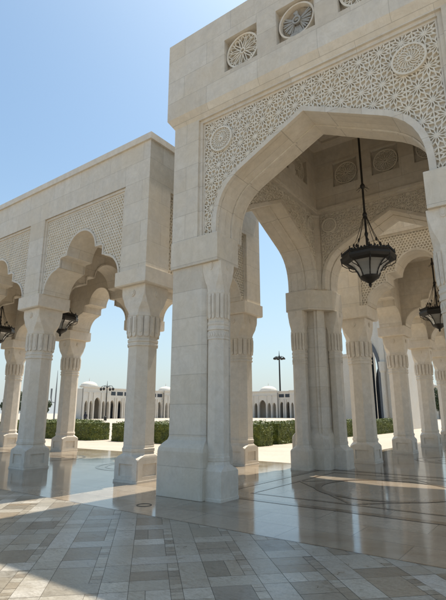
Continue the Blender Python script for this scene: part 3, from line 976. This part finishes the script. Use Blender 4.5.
# ------------------------------------------------------------------ distant palace wings
def pointed(w, z0, zs, za, c=0):       # pointed arch opening polygon, open at the bottom
    pts = [(c-w, z0), (c-w, zs)]
    for i in range(1, 7): t = i/6; pts.append((c-w*(1-t**1.7), zs+(za-zs)*(1-(1-t)**1.6)))
    for i in range(5, -1, -1): t = i/6; pts.append((c+w*(1-t**1.7), zs+(za-zs)*(1-(1-t)**1.6)))
    pts += [(c+w, z0)]
    return pts
def far_wing(name, origin, rz, spans, label):
    """spans: list of ('p'|'w', length). facade lies along local +x, facing local -y"""
    root = empty(name, origin, rz, label=label, cat='palace wing')
    fn = lambda u, z, d: (u, -d, z)
    u = 0
    for typ, Ln in spans:
        mb = MB()
        if typ == 'p':
            H = 9.0; dd = 1.0
            mb.prism(cut_wall(u, u+Ln, 0, H, [pointed(Ln*.06, 0, 3.6, 5.2, u+Ln*.10), pointed(Ln*.06, 0, 3.6, 5.2, u+Ln*.27), pointed(Ln*.12, 0, 4.2, 6.2, u+Ln*.5), pointed(Ln*.06, 0, 3.6, 5.2, u+Ln*.73), pointed(Ln*.06, 0, 3.6, 5.2, u+Ln*.90)]), fn, dd-.7, dd)
            mb.prism([(u-.2, H), (u+Ln+.2, H), (u+Ln+.2, H+.35), (u-.2, H+.35)], fn, dd-1, dd+.25)
            mb.prism([(u, 7.6), (u+Ln, 7.6), (u+Ln, 7.8), (u, 7.8)], fn, dd, dd+.12)
            for f in (.185, .355, .645, .815):
                cx_ = u+Ln*f
                mb.prism([(cx_-.16, 0), (cx_+.16, 0), (cx_+.16, 7.6), (cx_-.16, 7.6)], fn, dd, dd+.28)
            mb.box(u, u+Ln, 6.4, 7, 0, H-.3); mb.box(u, u+.5, -.5, 6.4, 0, H-.3); mb.box(u+Ln-.5, u+Ln, -.5, 6.4, 0, H-.3); mb.box(u+.5, u+Ln-.5, -.5, 6.4, 7.2, 7.5)
            b = mb.build('pavilion', M_FAR, root)
            dm = MB(); r0 = Ln*.25
            dm.lathe([(r0*1.12, H+.3), (r0*1.12, H+.7), (r0, H+.75)]+[(r0*math.cos(a), H+.75+r0*.52*math.sin(a)) for a in [i*PI/2/8 for i in range(1, 8)]]+[(.12, H+.8+r0*.52), (.10, H+1.3+r0*.52), (.02, H+1.9+r0*.52)], 24, (u+Ln/2, 3.4))
            dm.build('dome', M_FAR, b, smooth=40)
        else:
            H = 8.9; nb = max(1, round(Ln/3.1)); st = Ln/nb
            mb.prism(cut_wall(u, u+Ln, 0, H, [pointed(st*.31, 0, 3.7, 5.5, u+st*(i+.5)) for i in range(nb)]), fn, -.6, 0)
            mb.prism([(u, H), (u+Ln, H), (u+Ln, H+.3), (u, H+.3)], fn, -1, .2)
            for i in range(nb+1):
                cx_ = u+st*i
                for s_ in (-.42, .42):
                    if u < cx_+s_ < u+Ln: mb.prism([(cx_+s_-.18, 0), (cx_+s_+.18, 0), (cx_+s_+.18, 6.3), (cx_+s_-.18, 6.3)], fn, 0, .3)
            mb.box(u, u+Ln, 6.4, 7, 0, H-.2); mb.box(u, u+Ln, .6, 6.4, 6.2, 6.5)
            b = mb.build('wing_wall', M_FAR, root)
            wd = MB()
            for i in range(nb): c_ = u+st*(i+.5); wd.prism(pointed(st*.3, 0, 4.0, 5.6, c_), lambda a_, z, d: (a_, 6.4-d, z), .0, .05)
            wd.build('arch_shade_fill', M_GLSHADE, b)  # dark sheets standing in for the shade inside the wing arches
            for i in range(nb):
                wd = MB()
                for s_ in (-.30, -.1, .1, .30):
                    c_ = u+st*(i+.5)+s_*st
                    wd.prism([(c_-.28, 7.0), (c_+.28, 7.0), (c_+.28, 8.15), (c_-.28, 8.15)], fn, .003, .03)
                wd.build('window', M_GLSHADE, b)
        u += Ln
    return root
far_wing('palace_wing', (-110, 75, 0), PI/2, [('p', 10), ('w', 24), ('p', 10), ('w', 23)], 'long white domed palace wing far away, seen through the left arcade arches')
far_wing('palace_wing', (-108, 134, 0), 0, [('w', 18.0), ('p', 12), ('w', 5), ('p', 9), ('w', 28), ('p', 12)], 'far white wing with a low dome, seen just left of the wide rear pier')
# nearer palace hall seen between the right-hand columns
hall = empty('palace_hall', (-12, 40, 0), label='tall pale hall with a pointed blue-grey arch between the right-hand columns', cat='building')
fn = lambda u, z, d: (u, -d, z)
mb = MB()
mb.prism(cut_wall(-2.6, 2.35, 0, 17, [pointed(.95, 0, 5.9, 8.5, -.6)]), fn, 2.0, 3.0)
mb.box(-2.6, 2.35, -2.0, 4, 11, 16.8); mb.box(-2.6, -2.1, -2.0, 4, 0, 11); mb.box(1.75, 2.35, -2.0, 4, 0, 11)
mb.prism([(-2.8, 16.5), (2.55, 16.5), (2.55, 17.1), (-2.8, 17.1)], fn, -4, 3.2)
for u in (-2.3, .85, 2.0):
    mb.lathe([(.34, 0), (.34, .9), (.24, 1.0), (.24, 5.6), (.34, 5.8), (.38, 6.5), (.40, 6.7)], 8, (u, -3.2))
    mb.prism([(u-.25, 6.7), (u+.25, 6.7), (u+.25, 16.5), (u-.25, 16.5)], fn, 3.0, 3.14)
wl = mb.build('wall', M_FAR, hall)
mb = MB()
inner = pointed(.95, 0, 5.9, 8.5, -.6); outer = pointed(1.22, 0, 6.0, 9.1, -.6)
mb.prism(outer+inner[::-1], fn, 3.0, 3.10); mb.build('arch_frame', M_SLATE, wl)
mb = MB(); mb.prism(pointed(.5, 0, 4.4, 6.6, -.6), lambda u, z, d: (u, .5-d, z), 0, .1); mb.box(-2.1, -1.2, .45, .5, 0, 9)
mb.build('opening_shade_panel', M_GLSHADE, wl)  # dark panels in place of glass, imitating shade within the hall arch
mb = MB(); mb.box(-20.5+12, -2.9, 1, 6, 0, 8.0); mb.prism([(-8.7, 8), (-2.85, 8), (-2.85, 8.3), (-8.7, 8.3)], fn, -6, -.8); mb.build('side_wing', M_FAR, hall)

# ------------------------------------------------------------------ masts, lamp posts, person, trees
mast = empty('lamp_mast', (-88.9, 155, 0), label='tall lamp mast with a ring of floodlights above the far dome', cat='lamp mast')
mb = MB(); mb.tube([(0,0,0), (0,0,24.5)], [.42, .26], 10); mb.tube([(0,0,24.5), (0,0,26.6)], [.2, .05], 8); pole = mb.build('pole', M_IRON, mast, smooth=40)
mb = MB()
for k in range(8):
    t = k*PI/4
    mb.tube([(0,0,23.6), (1.2*math.cos(t), 1.2*math.sin(t), 24.3), (2.0*math.cos(t), 2.0*math.sin(t), 23.9)], .1, 5)
mb.build('arm', M_IRON, mast)
for k in range(8):
    t = k*PI/4
    mb = MB(); mb.lathe([(.1, .35), (.45, .2), (.6, -.15), (.5, -.45), (.15, -.5)], 10)
    mb.build('floodlight', M_IRON, mast, smooth=40, loc=(2.0*math.cos(t), 2.0*math.sin(t), 23.5))
post = empty('lamp_post', (-80.5, 59.5, 0), label='dark lamp post with curved arms in front of the far left wing', cat='lamp post')
mb = MB(); mb.lathe([(.35, 0), (.3, .8), (.14, 1.0)], 10); mb.tube([(0,0,.9), (0,0,7.9)], [.13, .09], 8); mb.tube([(0,0,7.9), (0,0,8.8)], [.07, .02], 6); mb.build('pole', M_IRON, post)
for k in range(4):
    t = k*PI/2+.4
    mb = MB(); c, s = math.cos(t), math.sin(t)
    mb.tube([(0,0,7.2), (.6*c,.6*s,7.7), (1.25*c,1.25*s,7.6), (1.5*c,1.5*s,7.2)], .06, 5)
    a = mb.build('arm', M_IRON, post)
    mb = MB(); mb.lathe([(.08, .3), (.26, .2), (.3, -.1), (.15, -.35)], 8)
    mb.build('lamp_head', M_IRON, a, loc=(1.5*c, 1.5*s, 6.95))
sp = empty('banner_pole', (-78.5, 45.0, 0), label='slender grey pole with a curved side bracket, between the two left columns', cat='pole')
mb = MB(); mb.tube([(0,0,0), (0,0,6.0), (0,0,10.0)], [.16, .13, .03], 8); mb.tube([(0,0,3.6), (-.5,-.5,3.8), (-.62,-.62,4.6), (-.62,-.62,6.4)], [.08,.1,.16,.2], 6)
mb.build('pole', m_plain('weathered_grey_metal', (.16, .17, .18), .5), sp)

def skin_person(loc, rz):
    root = empty('person', loc, rz, label='distant person in dark clothes walking across the sunny plaza', cat='person')
    V = [(0,0,.95),(0,0,1.2),(0,0,1.42),(0,0,1.52),(0,.01,1.66),(0,0,1.74),
         (-.10,0,.90),(-.12,.12,.5),(-.12,.02,.08),(-.12,.16,.03), (.10,0,.90),(.12,-.14,.5),(.12,-.34,.12),(.12,-.22,.04),
         (-.20,0,1.40),(-.25,-.08,1.15),(-.24,.05,.92),(.20,0,1.40),(.25,.08,1.15),(.24,.22,.98)]
    E = [(0,1),(1,2),(2,3),(3,4),(4,5),(0,6),(6,7),(7,8),(8,9),(0,10),(10,11),(11,12),(12,13),(2,14),(14,15),(15,16),(2,17),(17,18),(18,19)]
    Rr = [.16,.15,.16,.06,.10,.08,.11,.075,.05,.04,.11,.075,.05,.04,.07,.05,.035,.07,.05,.035]
    me = bpy.data.meshes.new('body'); me.from_pydata(V, E, []); me.materials.append(M_CLOTH)
    o = bpy.data.objects.new('body', me); COL.objects.link(o); o.parent = root
    m = o.modifiers.new('skin', 'SKIN')
    if not me.skin_vertices: me.attributes.new  # layer is created by the modifier below
    bm = bmesh.new(); bm.from_mesh(me); ly = bm.verts.layers.skin.verify()
    for v, r_ in zip(bm.verts, Rr): v[ly].radius = (r_, r_)
    bm.verts.ensure_lookup_table(); bm.verts[0][ly].use_root = True
    bm.to_mesh(me); bm.free()
    s_ = o.modifiers.new('sub', 'SUBSURF'); s_.levels = 1; s_.render_levels = 1
    h = MB(); h.lathe([(.02, 1.84), (.09, 1.81), (.115, 1.73), (.11, 1.66), (.05, 1.60)], 10); h.build('hair', M_CLOTH, root, smooth=60)
skin_person((-56.7, 35.7, 0), .9)

def tree(x, y, H, r, label, seed):
    rg = random.Random(seed); root = empty('tree', (x, y, 0), label=label, cat='tree', group='trees far beyond the hedges')
    mb = MB(); mb.tube([(0,0,0), (.15,.1,H*.3), (-.1,.15,H*.6)], [.28, .2, .1], 8)
    cl = []
    for k in range(9):
        a = rg.uniform(0, 2*PI); e = rg.uniform(.45, .95); q = Vector((math.cos(a)*r*rg.uniform(.2,.8), math.sin(a)*r*rg.uniform(.2,.8), H*e))
        mb.tube([(0, .1, H*.35), tuple(q*.6+Vector((0,0,H*.2))), tuple(q)], [.12, .07, .03], 5); cl.append((q, r*rg.uniform(.3, .5)))
    mb.build('trunk', M_BARK, root)
    fo = MB()
    def pf(rg):
        q, rr_ = rg.choice(cl); d = Vector((rg.gauss(0,1), rg.gauss(0,1), rg.gauss(0,.8))).normalized()
        return q+d*rr_*rg.uniform(.6, 1.05), d
    leaf_cloud(fo, pf, 5000, .24, rg)
    fo.build('crown', M_TREE, root, smooth='raw')
for k, (x, y, H, r, lab) in enumerate([(-112, 55, 6.2, 3.0, 'dark rounded tree beside the slender pole, between the left columns'),
        (-116, 50, 5.2, 2.6, 'lower dark tree left of the slender pole'), (-108, 61, 4.6, 2.2, 'small dark tree next to the left domed pavilion'),
        (-118, 34, 5.8, 3.2, 'dark tree at the far left edge, beyond the left arcade'), (-124, 42, 6.6, 3.2, 'tallest dark tree far beyond the left column'),
        (-22, 118, 7.0, 3.2, 'dark tree behind the third column of the right-hand arcade')]):
    tree(x, y, H, r, lab, 11+k)

# ------------------------------------------------------------------ light, sky, camera
to_sun = Vector((.045, .385, 1.0)).normalized()
sun = bpy.data.lights.new('sun', 'SUN'); sun.energy = 3.9; sun.angle = math.radians(.53); sun.color = (1.0, .93, .82)
so = bpy.data.objects.new('sun', sun); COL.objects.link(so); so.rotation_euler = to_sun.to_track_quat('Z', 'Y').to_euler(); so.location = (0, 20, 40)
w = bpy.data.worlds.new('World'); scene.world = w; w.use_nodes = True
nt = w.node_tree; bg = nt.nodes['Background']
sk = nt.nodes.new('ShaderNodeTexSky'); sk.sky_type = 'NISHITA'; sk.sun_disc = False
sk.sun_elevation = math.asin(to_sun.z); sk.sun_rotation = math.atan2(to_sun.x, to_sun.y)
sk.altitude = 0; sk.air_density = 1.0; sk.dust_density = 2.0; sk.ozone_density = .2
tc = nt.nodes.new('ShaderNodeTexCoord'); sz = nt.nodes.new('ShaderNodeSeparateXYZ'); nt.links.new(tc.outputs['Generated'], sz.inputs[0])
def wm(op, a, b):
    n_ = nt.nodes.new('ShaderNodeMath'); n_.operation = op; n_.use_clamp = op != 'POWER'
    for i, v in ((0, a), (1, b)):
        if hasattr(v, 'node'): nt.links.new(v, n_.inputs[i])
        else: n_.inputs[i].default_value = v
    return n_.outputs[0]
hz = wm('MULTIPLY', wm('POWER', wm('SUBTRACT', 1.0, wm('MULTIPLY', sz.outputs[2], 1.0)), 4.2), .9)   # whitish dust haze low in the sky
tn = nt.nodes.new('ShaderNodeMix'); tn.data_type = 'RGBA'; tn.blend_type = 'MULTIPLY'; tn.inputs[0].default_value = 1
nt.links.new(sk.outputs[0], tn.inputs[6]); tn.inputs[7].default_value = (.80, .945, .935, 1)
hm = nt.nodes.new('ShaderNodeMix'); hm.data_type = 'RGBA'; nt.links.new(hz, hm.inputs[0]); nt.links.new(tn.outputs[2], hm.inputs[6]); hm.inputs[7].default_value = (3.2, 3.5, 3.62, 1)
nt.links.new(hm.outputs[2], bg.inputs[0]); bg.inputs[1].default_value = .132

cam = bpy.data.cameras.new('camera'); co = bpy.data.objects.new('camera', cam); COL.objects.link(co)
scene.camera = co
cam.sensor_fit = 'AUTO'; cam.sensor_width = 36; cam.lens = 457.73/600*36
cam.clip_start = .05; cam.clip_end = 8000
co.location = (3.3856, -10.6523, 1.6)
co.rotation_euler = (PI/2+.2426, 0.0, .6303)
vs_ = scene.view_settings
vs_.view_transform = 'Standard'; vs_.look = 'None'; vs_.gamma = 1; vs_.exposure = .68; vs_.use_curve_mapping = False
scene.cycles.max_bounces = 10; scene.cycles.diffuse_bounces = 3
